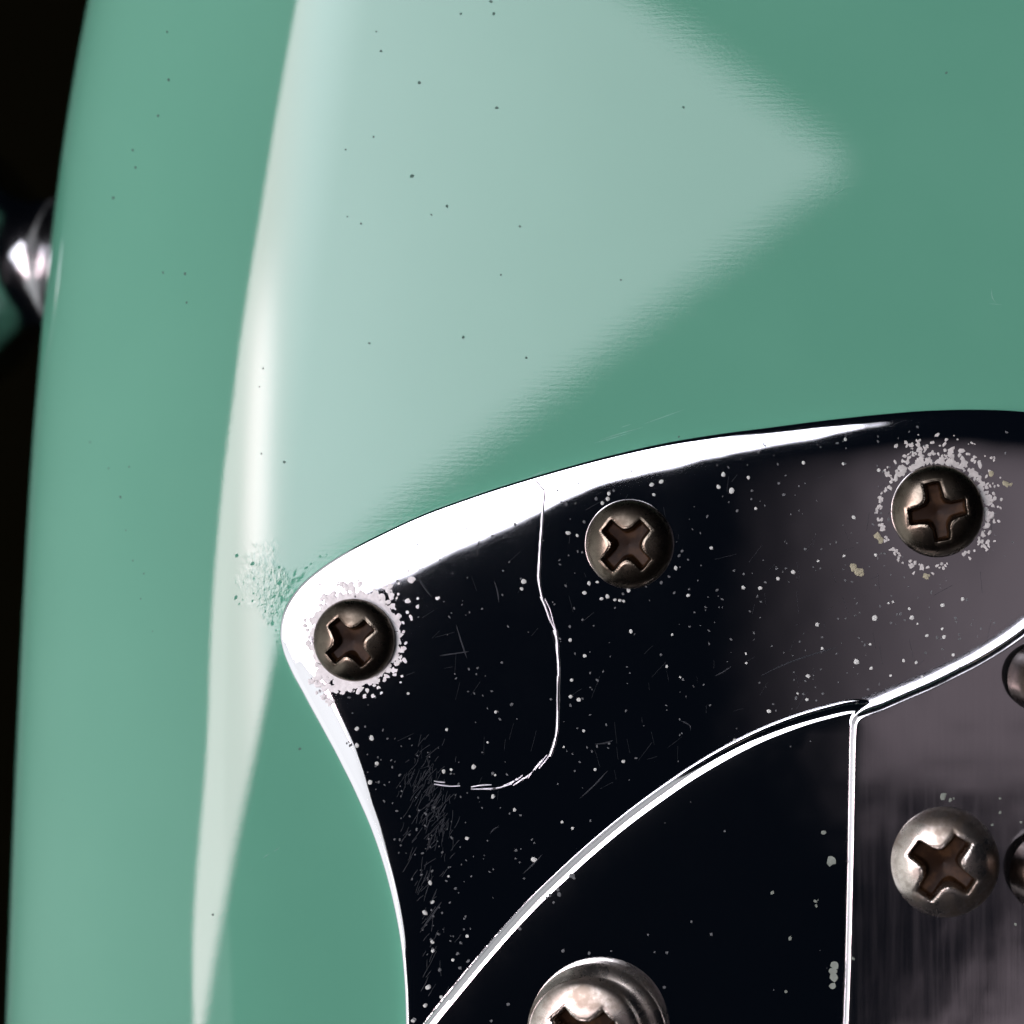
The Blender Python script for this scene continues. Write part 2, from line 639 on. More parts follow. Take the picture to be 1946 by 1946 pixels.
# --- pickguard (outer chrome plate)
PG_T = 34.0
out1 = [(1932, 775), (1850, 771), (1750, 773), (1660, 780), (1550, 792), (1450, 805), (1350, 818), (1250, 835),
        (1150, 858), (1050, 885), (950, 915), (870, 942), (800, 968), (730, 1000), (660, 1036), (602, 1073),
        (561, 1110), (536, 1150), (528, 1190), (533, 1232), (548, 1275), (575, 1328), (608, 1388), (640, 1446),
        (671, 1505), (700, 1570), (724, 1640), (742, 1710), (755, 1780), (762, 1850), (765, 1932), (763, 2060),
        (752, 2200), (1200, 2240), (1900, 2240), (2200, 2200), (2240, 1800), (2240, 1200), (2200, 860), (2100, 800)]


def sh1(p, o):
    left = min(1.0, max(0.0, (o[1] - 0.08) / 0.45)) if p[0] < 1000 else 0.0
    wid = np.interp(p[1], [1100, 1220, 1330, 1420, 1520, 1760, 2000], [70, 66, 60, 54, 34, 24, 18])
    A = math.radians(10.5) * (1 - left) + math.radians(27) * left
    L = 35.0 * (1 - left) ** 1.5 + 6.0
    return A, L, (wid - 6) * left


SCREWS1 = [(674, 1216, 78), (1196, 1034, 84), (1781, 971, 87)]
dim1 = [(s[0], s[1], 2.2, 75.0) for s in SCREWS1]
pickguard = plate('pickguard', sc_(out1, PG_T * .6), PG_T, 0.0, sh1, 7.0, M_CHROME, guitar, 11.0, dim1, 0.10)
pickguard['label'] = 'outer chrome plate with a pointed tip, pitted and reflecting black with a white rim'

# --- control plate (inner arc plate) with a thin shim under it
CP_T = 60.0
arc = [(660, 2200), (720, 2075), (760, 2005), (805, 1932), (850, 1875), (900, 1815), (950, 1757), (1000, 1703),
       (1060, 1645), (1120, 1590), (1180, 1540), (1250, 1488), (1320, 1443), (1400, 1400), (1480, 1367), (1560, 1342),
       (1615, 1331), (1660, 1336), (1730, 1350)]
close = [(1850, 1345), (2000, 1370), (2230, 1400), (2230, 2230), (1200, 2232)]


def sh_arc(p, o):
    return math.radians(23.0), 7.0, 11.0


shim = plate('shim_plate', sc_(arc + close, PG_T), PG_T + 13, PG_T - 4, lambda p, o: (0.01, 20.0, 0.0), 7.0, M_CHROME2, guitar, 60.0)
shim['label'] = 'thin chrome edge showing under the inner arc plate'


def shift_arc(pts, k):
    q = []
    for i, (x, y) in enumerate(pts):
        a = pts[max(0, i - 1)]
        c = pts[min(len(pts) - 1, i + 1)]
        tx, ty = c[0] - a[0], c[1] - a[1]
        L = math.hypot(tx, ty)
        d = k * max(0.0, min(1.0, (x - 1080) / 420.0)) - 5.0 * max(0.0, min(1.0, (1250 - x) / 200.0))
        q.append((x - ty / L * d, y + tx / L * d))
    return q


control = plate('control_plate', sc_(shift_arc(arc, -8.0) + close, CP_T * .8), CP_T, PG_T + 4, sh_arc, 9.0, M_CHROME2, guitar, 30.0, (), 0.25, tilt=(0.024, 0.0))
control['label'] = 'inner chrome plate with a bright curved edge, reflecting black'

# --- bridge plate
BP_T = 104.0
br = [(1585, 2200), (1586, 2100), (1588, 1990), (1590, 1932), (1593, 1850), (1596, 1740), (1599, 1600), (1601, 1480), (1603, 1385),
      (1606, 1356), (1616, 1343), (1634, 1334), (1660, 1325), (1700, 1308), (1750, 1287), (1800, 1263), (1850, 1237), (1900, 1206),
      (1946, 1172), (2000, 1128), (2080, 1060), (2220, 1040), (2225, 1500), (2225, 2225), (1900, 2226)]


def sh3(p, o):
    return math.radians(6.3 if o[1] < -0.4 else 8.0), 13.0, 0.0


bridge = plate('bridge_plate', sc_(br, BP_T * .8), BP_T, PG_T - 2, sh3, 11.5, M_CHROME3, guitar, 22.0,
               [(1793, 1637, 1.0, 95.0), (1700, 1420, -1.0, 70.0)], 0.35, tilt=(-0.036, 0.0), pivot=(1793, 1637))
bridge['label'] = 'worn chrome bridge plate with a bright left edge and purple grey reflections'

# ------------------------------------------------------------------ screws


def screw_mesh(name, R, rim, dome, phi, seed=0.0, arm=0.64, aw=0.172, lip=0.93, ns=168, nr=58, skirt=None, soff=(0.0, 0.0)):
    def cross(x, y):
        c, s = math.cos(phi), math.sin(phi)
        u, w2 = x * c + y * s, -x * s + y * c

        def bar(a, b2):
            wd = aw + 0.03 * (1 - min(1, abs(a) / arm))
            return max(abs(a) - arm, abs(b2) - wd)
        d1, d2 = bar(u, w2), bar(w2, u)
        k = 0.22
        hh = max(k - abs(d1 - d2), 0) / k
        wob = 0.030 * pnoise(Vector((x * 2.6 + seed, y * 2.6, seed))) + 0.012 * pnoise(Vector((x * 8 + seed, y * 8, seed + 3)))
        return min(d1, d2) - hh * hh * k * 0.25 + wob

    rad = [0.0] + [((i + 1) / nr) for i in range(nr)]
    verts, faces, mi = [], [], []

    def zat(x, y):
        q = min(1.0, math.hypot(x, y))
        dent = 0.012 * pnoise(Vector((x * 3 + seed, y * 3, seed + 7))) * (1 - q)
        z = rim + dome * (1 - (q / 1.0) ** 2.6) ** 0.62 if q < 1 else rim
        d = cross(x, y)
        z += dent
        if d < 0.02:
            t = min(1.0, max(0.0, (0.02 - d) / 0.095))
            t = t * t * (3 - 2 * t)
            z -= t * (0.20 + (rim + dome - 0.26) * max(0, 1 - q / arm) ** .7)
        elif d < 0.06:
            z -= 0.012 * (0.06 - d) / 0.04
        return z, d
    verts.append((0, 0, zat(0, 0)[0] * R * S))
    for q in rad[1:]:
        for i in range(ns):
            a = 2 * math.pi * i / ns
            x, y = q * math.cos(a), q * math.sin(a)
            verts.append((x * R * S, y * R * S, zat(x, y)[0] * R * S))
    for i in range(ns):
        j = (i + 1) % ns
        faces.append((0, 1 + i, 1 + j))
        for k in range(nr - 1):
            a = 1 + k * ns
            faces.append((a + i, a + ns + i, a + ns + j, a + j))
    for f in faces:
        cx = sum(verts[q][0] for q in f) / len(f) / (R * S)
        cy = sum(verts[q][1] for q in f) / len(f) / (R * S)
        mi.append(1 if cross(cx, cy) < -0.035 else 0)
    base = len(verts)
    low = -0.35 * R * S
    if skirt:
        ring = [(skirt, rim * 0.45), (skirt * 1.01, 0.0), (skirt, low / (R * S))]
        ring = [(1.015, rim * 0.75), (1.05, rim * .5)] + ring
    else:
        ring = [(1.012, rim * 0.6), (1.0, 0.0), (1.0, low / (R * S))]
    prev = 1 + (nr - 1) * ns
    for ri, (rr_, zz) in enumerate(ring):
        cur = len(verts)
        so = soff if ri > 0 else (0.0, 0.0)
        for i in range(ns):
            a = 2 * math.pi * i / ns
            verts.append(((rr_ * math.cos(a) + so[0]) * R * S, (rr_ * math.sin(a) + so[1]) * R * S, zz * R * S))
        for i in range(ns):
            j = (i + 1) % ns
            faces.append((prev + i, cur + i, cur + j, prev + j))
            mi.append(0)
        prev = cur
    me = mesh(name, verts, faces)
    me.polygons.foreach_set('material_index', mi)
    return me


def add_screw(name, cx, cy, R, z, phi, mat, parent, label, rim=0.10, dome=0.33, tilt=(0, 0), **kw):
    px, py = up((cx, cy), z)
    me = screw_mesh(name, R * (1 - z / NH), rim, dome, phi, cx * 0.37, **kw)
    o = link(name, me, None, parent, [mat, M_RUST])
    o.location = V(px, py, z)
    o.rotation_euler = (tilt[0], tilt[1], 0)
    o['label'] = label
    return o


R_ = math.radians
add_screw('screw', 674, 1216, 78, PG_T - 3, R_(40), M_BRONZE, pickguard, 'dark domed cross-head screw in the pale corroded tip of the plate', tilt=(R_(2), R_(-5)))
add_screw('screw', 1196, 1034, 84, PG_T - 3, R_(46), M_BRONZE, pickguard, 'dark domed cross-head screw right of the long curved scratch', tilt=(R_(1), R_(-6)))
add_screw('screw', 1781, 971, 87, PG_T - 3, R_(11), M_BRONZE, pickguard, 'dark domed cross-head screw ringed by grey corrosion', tilt=(R_(1), R_(-4)))
add_screw('screw', 1793, 1637, 104, BP_T - 6, R_(57), M_NICKEL, bridge, 'shiny worn cross-head screw on the bridge plate', dome=0.40, tilt=(R_(2), R_(-7)))
add_screw('screw', 1120, 1960, 110, CP_T, R_(43), M_NICKEL, control, 'large worn nickel screw cut off by the bottom of the frame', rim=0.30, dome=0.20, skirt=1.22, soff=(0.15, -0.02), tilt=(R_(3), R_(-8)))
add_screw('adjustment_screw', 1982, 1290, 64, BP_T + 24, R_(20), M_POST, bridge, 'upper worn screw head cut off by the right side of the frame', rim=0.5, dome=0.35, tilt=(0, R_(22)))
add_screw('adjustment_screw', 1996, 1662, 74, BP_T + 24, R_(70), M_POST, bridge, 'lower worn screw head cut off by the right side of the frame', rim=0.5, dome=0.35, tilt=(0, R_(22)))

# ------------------------------------------------------------------ pits, corrosion, chips, scratches


class Flakes:
    def __init__(s):
        s.v, s.f = [], []

    def add(s, px, py, r, z, el=1.0, rot=0.0, th=0.35, n=7, jit=0.25):
        px, py = up((px, py), z)
        b0 = len(s.v)
        cr, sr = math.cos(rot), math.sin(rot)
        rad = [r * (1 + rng.uniform(-jit, jit)) for _ in range(n)]
        for lvl, (k, zz) in enumerate(((1.0, z - 1.0), (0.95, z + th * r * 0.5), (0.5, z + th * r))):
            for i in range(n):
                a = 2 * math.pi * i / n
                x, y = rad[i] * k * math.cos(a) * el, rad[i] * k * math.sin(a)
                s.v.append(V(px + x * cr - y * sr, py + x * sr + y * cr, zz))
        for lvl in range(2):
            for i in range(n):
                j = (i + 1) % n
                a = b0 + lvl * n
                s.f.append((a + j, a + i, a + n + i, a + n + j))
        s.f.append(tuple(b0 + 2 * n + i for i in range(n - 1, -1, -1)))

    def build(s, name, mat, parent, label, stuff=True):
        o = link(name, mesh(name, s.v, s.f, False), mat, parent)
        if stuff:
            o['kind'] = 'stuff'
        if label:
            o['label'] = label
        return o


def zc(ox, oy, sc2, lst):
    return [(ox + x / sc2, oy + y / sc2, r / sc2) for x, y, r in lst]


dots = []
dots += zc(950, 850, 3.864, [(175, 985, 22), (160, 1040, 15), (500, 630, 17), (567, 648, 12), (617, 548, 10), (605, 772, 9), (572, 765, 7),
     (655, 1000, 14), (715, 990, 12), (622, 1068, 15), (745, 1112, 14), (790, 1095, 16), (845, 1120, 12), (880, 1125, 14), (910, 1130, 12),
     (945, 1050, 18), (905, 1075, 10), (1183, 995, 10), (1240, 950, 10), (1293, 885, 15), (1317, 795, 10), (1337, 763, 10), (1382, 1087, 14),
     (1280, 1068, 9), (962, 1350, 15), (1552, 740, 13), (1640, 200, 18), (1605, 290, 16), (1702, 318, 22), (1825, 222, 13), (1850, 320, 10),
     (1878, 450, 13), (1743, 466, 10), (1787, 1030, 17), (1910, 1035, 16), (1790, 930, 9), (1720, 905, 10), (800, 340, 15), (792, 378, 18),
     (752, 410, 15), (706, 378, 10), (836, 320, 10), (1185, 252, 17), (1115, 275, 16), (1130, 348, 14), (517, 1415, 15), (623, 1532, 16),
     (514, 1316, 9), (528, 1710, 15), (519, 1830, 16), (580, 1853, 18), (1225, 1610, 14), (1183, 1523, 10), (1325, 1688, 12), (1345, 1705, 10),
     (1808, 1515, 12), (1810, 1585, 13), (1265, 1375, 12), (15, 1580, 10), (88, 1888, 12), (376, 1850, 10)])
dots += zc(1446, 750, 3.864, [(313, 500, 14), (605, 508, 12), (866, 556, 15), (620, 328, 13), (682, 902, 15), (132, 650, 10), (168, 733, 10),
     (610, 1183, 13), (842, 1177, 14), (327, 1133, 10), (420, 1222, 13), (237, 1303, 17), (125, 1350, 16), (115, 1278, 10), (838, 1640, 22),
     (1108, 1638, 20), (413, 1688, 17), (450, 1862, 14), (803, 1833, 13), (1480, 1500, 14), (1333, 1545, 16), (1430, 1640, 10), (1150, 1683, 12),
     (1218, 1768, 14), (1345, 1778, 16), (1330, 1720, 14), (1295, 1785, 10), (955, 1675, 9), (1025, 1610, 11), (1090, 1572, 14), (937, 1530, 12),
     (970, 1522, 12), (1415, 1910, 12)])
dots += zc(600, 1300, 3.864, [(680, 68, 12), (1322, 204, 15), (1438, 150, 11), (963, 333, 14), (1262, 428, 12), (302, 328, 17), (410, 395, 20),
     (302, 450, 18), (450, 582, 17), (400, 720, 18), (1160, 607, 19), (1318, 667, 13), (1300, 655, 10), (1302, 825, 16), (1460, 923, 15),
     (1112, 1132, 16), (1810, 1012, 14), (1886, 1058, 14), (1822, 460, 12), (940, 640, 16), (995, 628, 14), (1605, 1290, 22), (840, 1457, 17),
     (857, 1600, 15), (802, 1680, 18), (855, 1893, 13), (1113, 1850, 13), (975, 1410, 12), (1470, 1222, 10), (1028, 1498, 10), (870, 905, 11)])
dots += zc(900, 1300, 3.864, [(809, 343, 14), (1100, 568, 15), (892, 627, 15), (1920, 410, 14)])
dots += zc(1446, 1150, 3.864, [(60, 778, 17), (337, 692, 15), (270, 648, 12), (258, 683, 11), (347, 520, 17), (703, 415, 22), (810, 463, 15),
     (953, 517, 13), (1047, 407, 14), (1140, 420, 14), (1210, 352, 10), (1412, 364, 14), (1185, 525, 13)])
dots += zc(700, 1546, 4.83, [(590, 1180, 16), (592, 1260, 18), (908, 1125, 17), (850, 1187, 12), (823, 1282, 12), (776, 1345, 16), (916, 1355, 14),
     (840, 1415, 14), (655, 1435, 14), (548, 1595, 22), (668, 1685, 16), (520, 1765, 18), (410, 1905, 16)])
bright, dull = Flakes(), Flakes()
for x, y, r in dots:
    if r > 3.0:
        bright.add(x, y, r * 0.92, PG_T - 1.0, 1.0 + rng.random() * .3, rng.random() * 3, 0.45, 8, 0.15)
    else:
        dull.add(x, y, r * 1.0, PG_T - 0.4, 1.0 + rng.random() * .4, rng.random() * 3, 0.4)
# the many fainter pits between them
poly1 = catmull(sc_(out1, PG_T), 20, True)
arcp = np.array(sc_(arc, 0))


def above_arc(x, y):
    return y < np.interp(x, arcp[:, 0], arcp[:, 1]) - 25


n = 0
while n < 520:
    x, y = rng.uniform(620, 1930), rng.uniform(800, 1900)
    if not above_arc(x, y) or not inside(poly1, np.array([[x - 35, y - 25], [x + 12, y - 20]])).all():
        continue
    if x < 900 and y > 1400:
        k = 0.9
    elif x > 1450:
        k = 0.5
    else:
        k = 0.35
    if rng.random() > k or pnoise(Vector((x / 120, y / 120, 0))) < -0.2:
        continue
    dull.add(x, y, rng.uniform(0.8, 2.1), PG_T + 0.1, 1 + rng.random(), rng.random() * 3, 0.3, 5)
    n += 1
bright.build('pits', M_PIT, pickguard, 'round pits, their window glint put in as pale colour, scattered over the black reflection')
dull.build('faint_pits', M_DULLPIT, pickguard, None)

# corrosion round the tip screw: dense, pinkish white
ox = Flakes()
cnt = 0
while cnt < 1000:
    a = rng.uniform(0, 2 * math.pi)
    deg = math.degrees(a) % 360                    # clockwise on screen, 0 = right
    if deg < 30:
        reach, p = 44, .6
    elif deg < 60:
        reach, p = 34, .6
    elif deg < 115:
        reach, p = 62, 1.0
    elif deg < 140:
        reach, p = 50, .8
    elif deg < 185:
        reach, p = 14, .12
    elif deg < 235:
        reach, p = 26, .35
    elif deg < 290:
        reach, p = 40, .9
    elif deg < 345:
        reach, p = 66, 1.0
    else:
        reach, p = 58, .9
    reach *= 0.75 + 0.6 * pnoise(Vector((2.5 * math.cos(a), 2.5 * math.sin(a), 4.0)))
    if rng.random() > p:
        continue
    q = rng.random() ** 1.25 * 1.25
    d = 77 + q * reach
    x, y = 674 + d * math.cos(a), 1216 + d * math.sin(a)
    if not inside(poly1, np.array([[x - 8, y]])).all():
        continue
    s_ = pnoise(Vector((x / 13, y / 13, 5))) + 0.5 * pnoise(Vector((x / 5, y / 5, 8)))
    if q > 0.15 and s_ < q * 0.55 - 0.25:
        continue
    ox.add(x, y, rng.uniform(2.0, 6.6) * (1.1 - 0.35 * q), PG_T - 2.5, rng.uniform(1, 1.6), rng.random() * 3, 0.35, 7, 0.35)
    cnt += 1
for x, y, r in zc(450, 850, 3.864, [(1285, 975, 26), (1258, 908, 14), (1300, 1010, 14), (1425, 912, 13), (1362, 997, 15), (1475, 1110, 22),
        (1485, 1160, 16), (1463, 1170, 12), (1330, 1110, 18), (1330, 1170, 20), (1240, 1617, 13), (1215, 1680, 16), (1205, 1725, 16), (1260, 1808, 14),
        (1272, 1352, 10), (1190, 1000, 14), (1130, 1020, 20), (1110, 1050, 22), (1187, 1078, 14), (1260, 1130, 22), (1480, 1600, 9)]):
    ox.add(x, y, r, PG_T - 2, 1.2, rng.random() * 3, 0.35, 8, 0.3)
ox.build('corrosion', M_OXIDE, pickguard, 'pinkish white corrosion crust round the tip screw')

# corrosion round the right screw: looser grey ring
go = Flakes()
cnt = 0
while cnt < 760:
    a = rng.uniform(0, 2 * math.pi)
    deg = math.degrees(a) % 360
    if deg < 40:
        r0, r1, p = 95, 145, .75
    elif deg < 80:
        r0, r1, p = 95, 120, .12
    elif deg < 132:
        r0, r1, p = (106, 178, .95) if deg > 92 else (100, 130, .25)
    elif deg < 150:
        r0, r1, p = 108, 125, .9
    elif deg < 205:
        r0, r1, p = 106, 124, .75
    elif deg < 235:
        r0, r1, p = 98, 122, .6
    elif deg < 300:
        r0, r1, p = 92, 140, 1.0
    else:
        r0, r1, p = 92, 142, .9
    if rng.random() > p:
        continue
    q = rng.random() ** 1.3 * 1.2
    d = r0 + q * (r1 - r0)
    x, y = 1781 + d * math.cos(a), 971 + d * math.sin(a)
    if pnoise(Vector((x / 12, y / 12, 9))) + .5 * pnoise(Vector((x / 5, y / 5, 2))) < q * 0.45 - 0.22:
        continue
    go.add(x, y, rng.uniform(1.5, 4.4) * (1.1 - .3 * q), PG_T - 2, rng.uniform(1, 1.9), rng.random() * 3, 0.35, 6, 0.35)
    cnt += 1
go.build('corrosion', M_GREYOX, pickguard, 'loose grey corrosion ring round the right screw')

cr = Flakes()
for x, y, r in zc(1446, 750, 3.864, [(680, 1270, 28), (712, 1300, 30), (738, 1318, 18), (1800, 655, 24), (1835, 660, 14), (1210, 1335, 20), (1230, 1330, 12), (860, 1040, 26), (880, 1070, 20), (1690, 580, 20)]):
    cr.add(x, y, r, PG_T - 1, 1.2, rng.random() * 3, 0.35, 9, 0.3)
cr.build('dried_residue', M_CRUMB, pickguard, 'small yellowish dried crumbs near the right screw')

# control plate chips and pits
cf, cd = Flakes(), Flakes()


def zt(x):
    return CP_T - 0.6 + 0.024 * (x - 1300)


for x, y, r in zc(1446, 1446, 3.864, [(520, 733, 40), (548, 1500, 36), (535, 1545, 34), (545, 1590, 36), (532, 1650, 32), (560, 1830, 18), (575, 1870, 12)]):
    cf.add(x, y, r, zt(x), 1.05, rng.random() * 3, 0.10, 9, 0.22)
for x, y, r in zc(1446, 1446, 3.864, [(400, 1030, 16), (408, 1065, 16), (425, 1018, 13), (450, 1005, 12), (480, 995, 12), (510, 990, 12), (535, 1003, 10)]):
    cf.add(x, y, r, zt(x), 1.4, rng.random() * 3, 0.15, 7, 0.2)
for x, y, r in zc(1446, 1446, 3.864, [(462, 525, 17), (215, 1303, 16), (85, 967, 13), (185, 1693, 12)]):
    cf.add(x, y, r, zt(x), 1.2, rng.random() * 3, 0.3, 7, 0.2)
for x, y, r in zc(700, 1546, 4.83, [(1390, 1055, 14), (1790, 1258, 17), (1705, 1195, 10), (1287, 1750, 18), (1130, 1905, 16), (1378, 1410, 10)]) + \
        zc(950, 1746, 4.83, [(580, 295, 16), (1022, 295, 14), (820, 315, 18), (1762, 25, 12), (1360, 145, 14), (1535, 310, 16), (1420, 305, 12), (1512, 630, 16), (75, 785, 14)]) + \
        zc(900, 1300, 3.864, [(720, 1405, 18), (735, 1420, 14), (630, 1545, 16), (618, 1510, 12), (560, 1550, 14), (535, 1568, 10), (340, 1795, 12), (587, 1603, 9), (1845, 1080, 11), (1600, 1745, 12), (1745, 1838, 13)]):
    cd.add(x, y, r, zt(x), 1.2, rng.random() * 3, 0.3, 7, 0.25)
poly2 = catmull(sc_(arc + close, 0), 20, True)
n = 0
while n < 260:
    x, y = rng.uniform(850, 1590), rng.uniform(1400, 1946)
    if inside(poly2, np.array([[x - 30, y - 30]]))[0] and math.hypot(x - 1135, y - 1960) > 150:
        cd.add(x, y, rng.uniform(.8, 1.9), zt(x), 1 + rng.random(), rng.random() * 3, .3, 5)
        n += 1
cf.build('paint_chips', M_CHIP, control, 'pale grey green chips stuck beside the bridge plate edge')
cd.build('pits', M_DULLPIT, control, None)
bf = Flakes()
for x, y, r in zc(1446, 1446, 3.864, [(1340, 258, 24), (1390, 285, 14), (1415, 275, 10), (1150, 315, 9), (678, 1452, 12), (1755, 275, 12), (1755, 380, 10), (1910, 450, 12), (1700, 470, 9), (1868, 1200, 11)]):
    bf.add(x, y, r, BP_T - .3 - 0.036 * (x - 1793), 1.3, rng.random() * 3, 0.3, 7, 0.25)
bf.build('specks', M_CHIP, bridge, None)

# --- scratches


def ribbon(F, pts, wfun, z, th):
    P = catmull([up(p, z) for p in pts], 5.0)
    b0 = len(F[0])
    n = len(P)
    for i, p in enumerate(P):
        a = P[max(0, i - 1)]
        c = P[min(n - 1, i + 1)]
        t = (c - a) / max(np.linalg.norm(c - a), 1e-6)
        nn2 = np.array([-t[1], t[0]])
        w2 = wfun(i / (n - 1)) * (1 + 0.35 * pnoise(Vector((p[0] / 14, p[1] / 14, 1))))
        for k, zz in ((-1, -0.6), (-0.45, th * .8), (0.45, th * .8), (1, -0.6)):
            q = p + nn2 * w2 * 0.5 * k
            F[0].append(V(q[0], q[1], z + zz))
    for i in range(n - 1):
        for k in range(3):
            a = b0 + i * 4 + k
            F[1].append((a, a + 1, a + 5, a + 4))


def ribbons(name, F, mat, parent, label=None, stuff=False):
    me = mesh(name, F[0], F[1])
    bm = bmesh.new()
    bm.from_mesh(me)
    for f in bm.faces:
        f.normal_update()
        if f.normal.z < 0:
            f.normal_flip()
    bm.to_mesh(me)
    bm.free()
    o = link(name, me, mat, parent)
    if label:
        o['label'] = label
    if stuff:
        o['kind'] = 'stuff'
    return o


def zp(ox, oy, s2, lst):
    return [(ox + x / s2, oy + y / s2) for x, y in lst]


F = ([], [])
zs = PG_T + 0.4
ribbon(F, zp(950, 850, 3.864, [(265, 245), (295, 285), (325, 320)]), lambda t: 3.5, zs - 2, 1.0)
ribbon(F, zp(950, 850, 3.864, [(328, 320), (322, 390), (314, 460), (305, 600), (296, 720), (289, 860), (286, 960), (300, 1060), (312, 1110)]), lambda t: 3.0 + 3.5 * min(1, t * 3) * (1 - .3 * t), zs, 1.6)
ribbon(F, zp(950, 850, 3.864, [(300, 1095), (330, 1160), (365, 1260), (408, 1350)]), lambda t: 5 - 2 * t, zs, 1.2)
ribbon(F, zp(950, 850, 3.864, [(330, 1110), (368, 1190), (395, 1290), (415, 1355)]), lambda t: 2.2, zs + .5, 1.2)
ribbon(F, zp(950, 850, 3.864, [(405, 1340), (418, 1400), (424, 1500), (433, 1620), (430, 1760), (428, 1932)]), lambda t: 7.5 - 2 * t, zs, 1.8)
ribbon(F, zp(600, 1300, 3.864, [(1780, -60), (1780, 60), (1778, 200), (1774, 330), (1755, 430), (1722, 530)]), lambda t: 5.5 + 1.5 * t, zs, 1.8)
for q in ([(1722, 515), (1690, 560), (1640, 620)], [(1700, 520), (1660, 565), (1610, 630)], [(1662, 555), (1610, 620), (1560, 690)],
          [(1600, 635), (1570, 665), (1510, 700)], [(1560, 680), (1520, 700), (1450, 745)], [(1520, 670), (1480, 700), (1380, 745)],
          [(1480, 690), (1430, 735), (1280, 775)], [(1440, 735), (1340, 765), (1140, 772)], [(1290, 740), (1220, 742), (1140, 755)],
          [(1060, 748), (980, 750), (870, 735)], [(950, 722), (900, 718), (868, 712)]):
    ribbon(F, zp(600, 1300, 3.864, q), lambda t: 3.6 - 1.2 * abs(2 * t - 1), zs, 1.4)
ribbons('scratch', F, M_SCR, pickguard, 'long bright scratch hooking down and left across the plate')

F = ([], [])
for q in ([(860, 470), (845, 520), (800, 560)],):
    pass
for q in (zp(600, 1300, 3.864, [(925, 1600), (860, 1690), (790, 1780)]), zp(600, 1300, 3.864, [(1345, 1045), (1310, 1065), (1280, 1100)]),
          zp(600, 1300, 3.864, [(1665, 1250), (1600, 1320), (1520, 1395)]), zp(900, 1300, 3.864, [(985, 635), (890, 740), (780, 840)]),
          zp(900, 1300, 3.864, [(1520, 270), (1560, 285), (1590, 305), (1595, 340)]), zp(900, 1300, 3.864, [(1020, 415), (960, 435), (890, 440)]),
          zp(1446, 1150, 3.864, [(560, 310), (420, 350), (280, 395), (130, 455), (0, 520)]), zp(450, 850, 3.864, [(1320, 925), (1370, 1020), (1430, 1100)]),
          zp(450, 850, 3.864, [(1490, 1530), (1600, 1515), (1705, 1500)]), zp(450, 850, 3.864, [(1610, 1300), (1650, 1430), (1690, 1550)]),
          zp(450, 850, 3.864, [(1890, 980), (1915, 1060), (1925, 1140)]), zp(450, 850, 3.864, [(1780, 680), (1770, 740), (1765, 800)]),
          zp(1446, 750, 3.864, [(640, 270), (628, 300), (620, 335)]), zp(950, 850, 3.864, [(1700, 1610), (1640, 1650), (1580, 1680)])):
    ribbon(F, q, lambda t: 2.6 * (1 - abs(2 * t - 1) ** 3) + .3, zs, 0.5)
# swarm of fine hairlines near the left neck of the plate
for _ in range(240):
    if rng.random() < 0.72:
        t = rng.random()
        x, y = 800 + 45 * t + rng.gauss(0, 24), 1440 + 150 * t + rng.gauss(0, 30)
    else:
        t = rng.random()
        x, y = 806 + 4 * t + abs(rng.gauss(0, 20)), 1640 + 250 * t
        if rng.random() < .45:
            y = 1560 + rng.random() * 200
            x = np.interp(y, [1560, 1760], [764, 808]) + abs(rng.gauss(0, 14))
    L = rng.uniform(8, 34)
    a = math.radians(rng.gauss(114, 15))
    ribbon(F, [(x, y), (x + L * .5 * math.cos(a) + rng.uniform(-1.5, 1.5), y + L * .5 * math.sin(a)), (x + L * math.cos(a), y + L * math.sin(a))],
           lambda t: 1.0, zs, 0.25)
for _ in range(150):
    x, y = rng.uniform(720, 1900), rng.uniform(900, 1500)
    if above_arc(x, y + 20) and inside(poly1, np.array([[x - 60, y - 60]]))[0]:
        L = rng.uniform(8, 45)
        a = math.radians(rng.choice([80, 95, 130, 160]) + rng.gauss(0, 8))
        ribbon(F, [(x, y), (x + L * math.cos(a), y + L * math.sin(a))], lambda t: .55, zs, 0.1)
ribbons('hairline_scratches', F, M_HAIR, pickguard, 'fine grey hairline scratches on the black reflection', True)

# --- dust nibs in the lacquer
sp_ = Flakes()
for x, y, r in [(797, 157, 4), (783, 335, 4.5), (944, 205, 4), (849, 392, 3.6), (686, 425, 2.8), (657, 284, 2.4), (724, 97, 3), (710, 260, 2.4),
                (1299, 204, 3), (988, 430, 3), (876, 26, 3), (933, 3, 4), (938, 26, 3.6), (880, 641, 3.6), (702, 652, 2.8), (1000, 680, 3),
                (540, 878, 3.2), (570, 1423, 3.6), (230, 945, 4), (215, 376, 4), (352, 520, 4), (310, 518, 3.2), (320, 152, 3.6), (300, 220, 3),
                (252, 285, 3), (257, 318, 3.2), (355, 575, 3), (172, 840, 3), (207, 890, 3), (246, 887, 2.6), (253, 1065, 2.6), (274, 1090, 2.6),
                (268, 1138, 2.4), (405, 1738, 3), (660, 412, 2.2), (820, 408, 2.4), (1180, 532, 2.4), (952, 522, 2.2), (715, 60, 2.2), (1290, 830, 2.8), (1798, 138, 3.2),
                (240, 1008, 2.2), (317, 60, 2.4), (290, 1200, 2), (120, 1520, 2), (500, 700, 2.4), (497, 862, 2.4), (493, 735, 2)]:
    # the round-over drops to the left: follow it
    yy = y
    x0, a = float(np.interp(yy, yq, X0)), float(np.interp(yy, yq, AA))
    px, z = x, 0.0
    for _ in range(12):
        u = max(0.0, (x0 - px) / a)
        z = -CZ * (1 - math.sqrt(max(0, 1 - u * u)))
        px = NX + (x - NX) * (1 - z / NH)
    sp_.add(x, y, r * .8, z, 1.15, rng.random() * 3, 0.12, 7, .25)
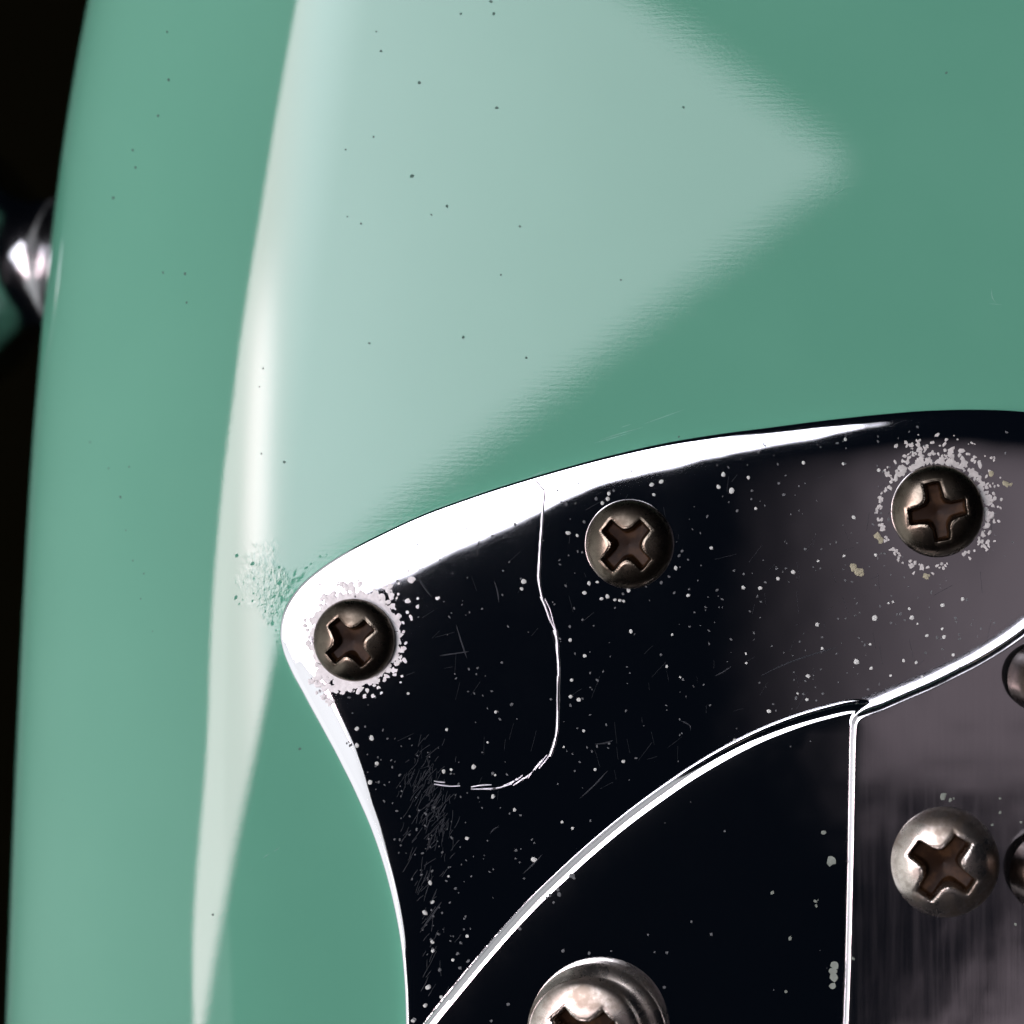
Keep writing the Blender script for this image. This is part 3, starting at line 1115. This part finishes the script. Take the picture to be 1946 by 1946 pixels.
sp_.build('dust_nibs', M_SPECK, body, 'tiny dark dust specks in the green lacquer')

sc2 = Flakes()
for x, y, r, el in [(450, 490, 22, 1.3), (640, 590, 24, 1.5), (970, 630, 20, 1.2), (975, 825, 26, 1.3), (1160, 700, 22, 2.6), (1000, 1015, 26, 2.4), (885, 1320, 24, 1.5),
                    (440, 1000, 18, 2.2), (640, 1045, 18, 1.4), (905, 990, 16, 2.4), (1300, 640, 16, 1.8), (870, 695, 14, 1.2), (660, 770, 16, 1.3), (655, 950, 14, 1.2),
                    (880, 1110, 18, 1.2), (870, 1200, 12, 1.5), (1090, 880, 16, 2), (1470, 500, 14, 1.8), (1550, 480, 12, 1.2), (1355, 590, 12, 1.6), (480, 1080, 12, 1.6),
                    (930, 1400, 12, 1.3), (940, 1540, 12, 1.6), (1130, 800, 14, 1.5), (520, 1030, 10, 1.4), (800, 1170, 12, 1.8), (760, 1090, 10, 2.2), (1210, 760, 10, 2.0)]:
    px, py = 380 + x / 6.44, 980 + y / 6.44
    x0, a = float(np.interp(py, yq, X0)), float(np.interp(py, yq, AA))
    u = max(0.0, (x0 - px) / a)
    z = -CZ * (1 - math.sqrt(max(0, 1 - u * u)))
    sc2.add(px, py, r / 6.44 * 0.85, z + 0.2, el, math.radians(rng.gauss(-52, 18)), 0.06, 7, 0.3)
sc2.build('lacquer_nicks', M_NICK, body, 'small green nicks in the scuffed lacquer at the plate tip')
F = ([], [])
for q in ([(1128, 842), (1165, 832), (1200, 822)], [(1140, 836), (1185, 822), (1222, 812)], [(1225, 805), (1262, 792), (1300, 778)],
          [(1180, 812), (1200, 806)], [(1884, 548), (1886, 566), (1893, 576)], [(1880, 577), (1904, 579)], [(1580, 372), (1606, 358)],
          [(500, 1630), (512, 1622)], [(520, 1618), (532, 1610)], [(476, 1655), (480, 1650)], [(1010, 905), (1040, 893)]):
    ribbon(F, q, lambda t: 2.2 * (1 - abs(2 * t - 1) ** 2) + .4, 0.0, 0.35)
ribbons('lacquer_scratches', F, M_LSCR, body, 'few short pale scratches in the lacquer above the chrome plate', True)

# --- chrome strap button on the side of the body, below the frame of focus
yb = 420.0
xw = float(np.interp(yb, yq, X0 - AA))
prof = [(0.0035, -0.001), (0.0062, 0.0), (0.0062, 0.0012), (0.0048, 0.0022), (0.0040, 0.0042), (0.0044, 0.0062), (0.0068, 0.0088), (0.0074, 0.0098),
        (0.0074, 0.0110), (0.0066, 0.0120), (0.0040, 0.0124), (0.0030, 0.0112), (0.0010, 0.0110)]
sb = link('strap_button', lathe_mesh('strap_button', [(r * 1.5, -z * 1.2) for r, z in prof], 72, 'X'), M_BUTTON, guitar)
sb.location = V(xw, yb, -760)
sb['label'] = 'blurred shiny metal strap button on the dark left side of the body'

print('faces', sum(len(o.data.polygons) for o in bpy.data.objects if o.type == 'MESH'))
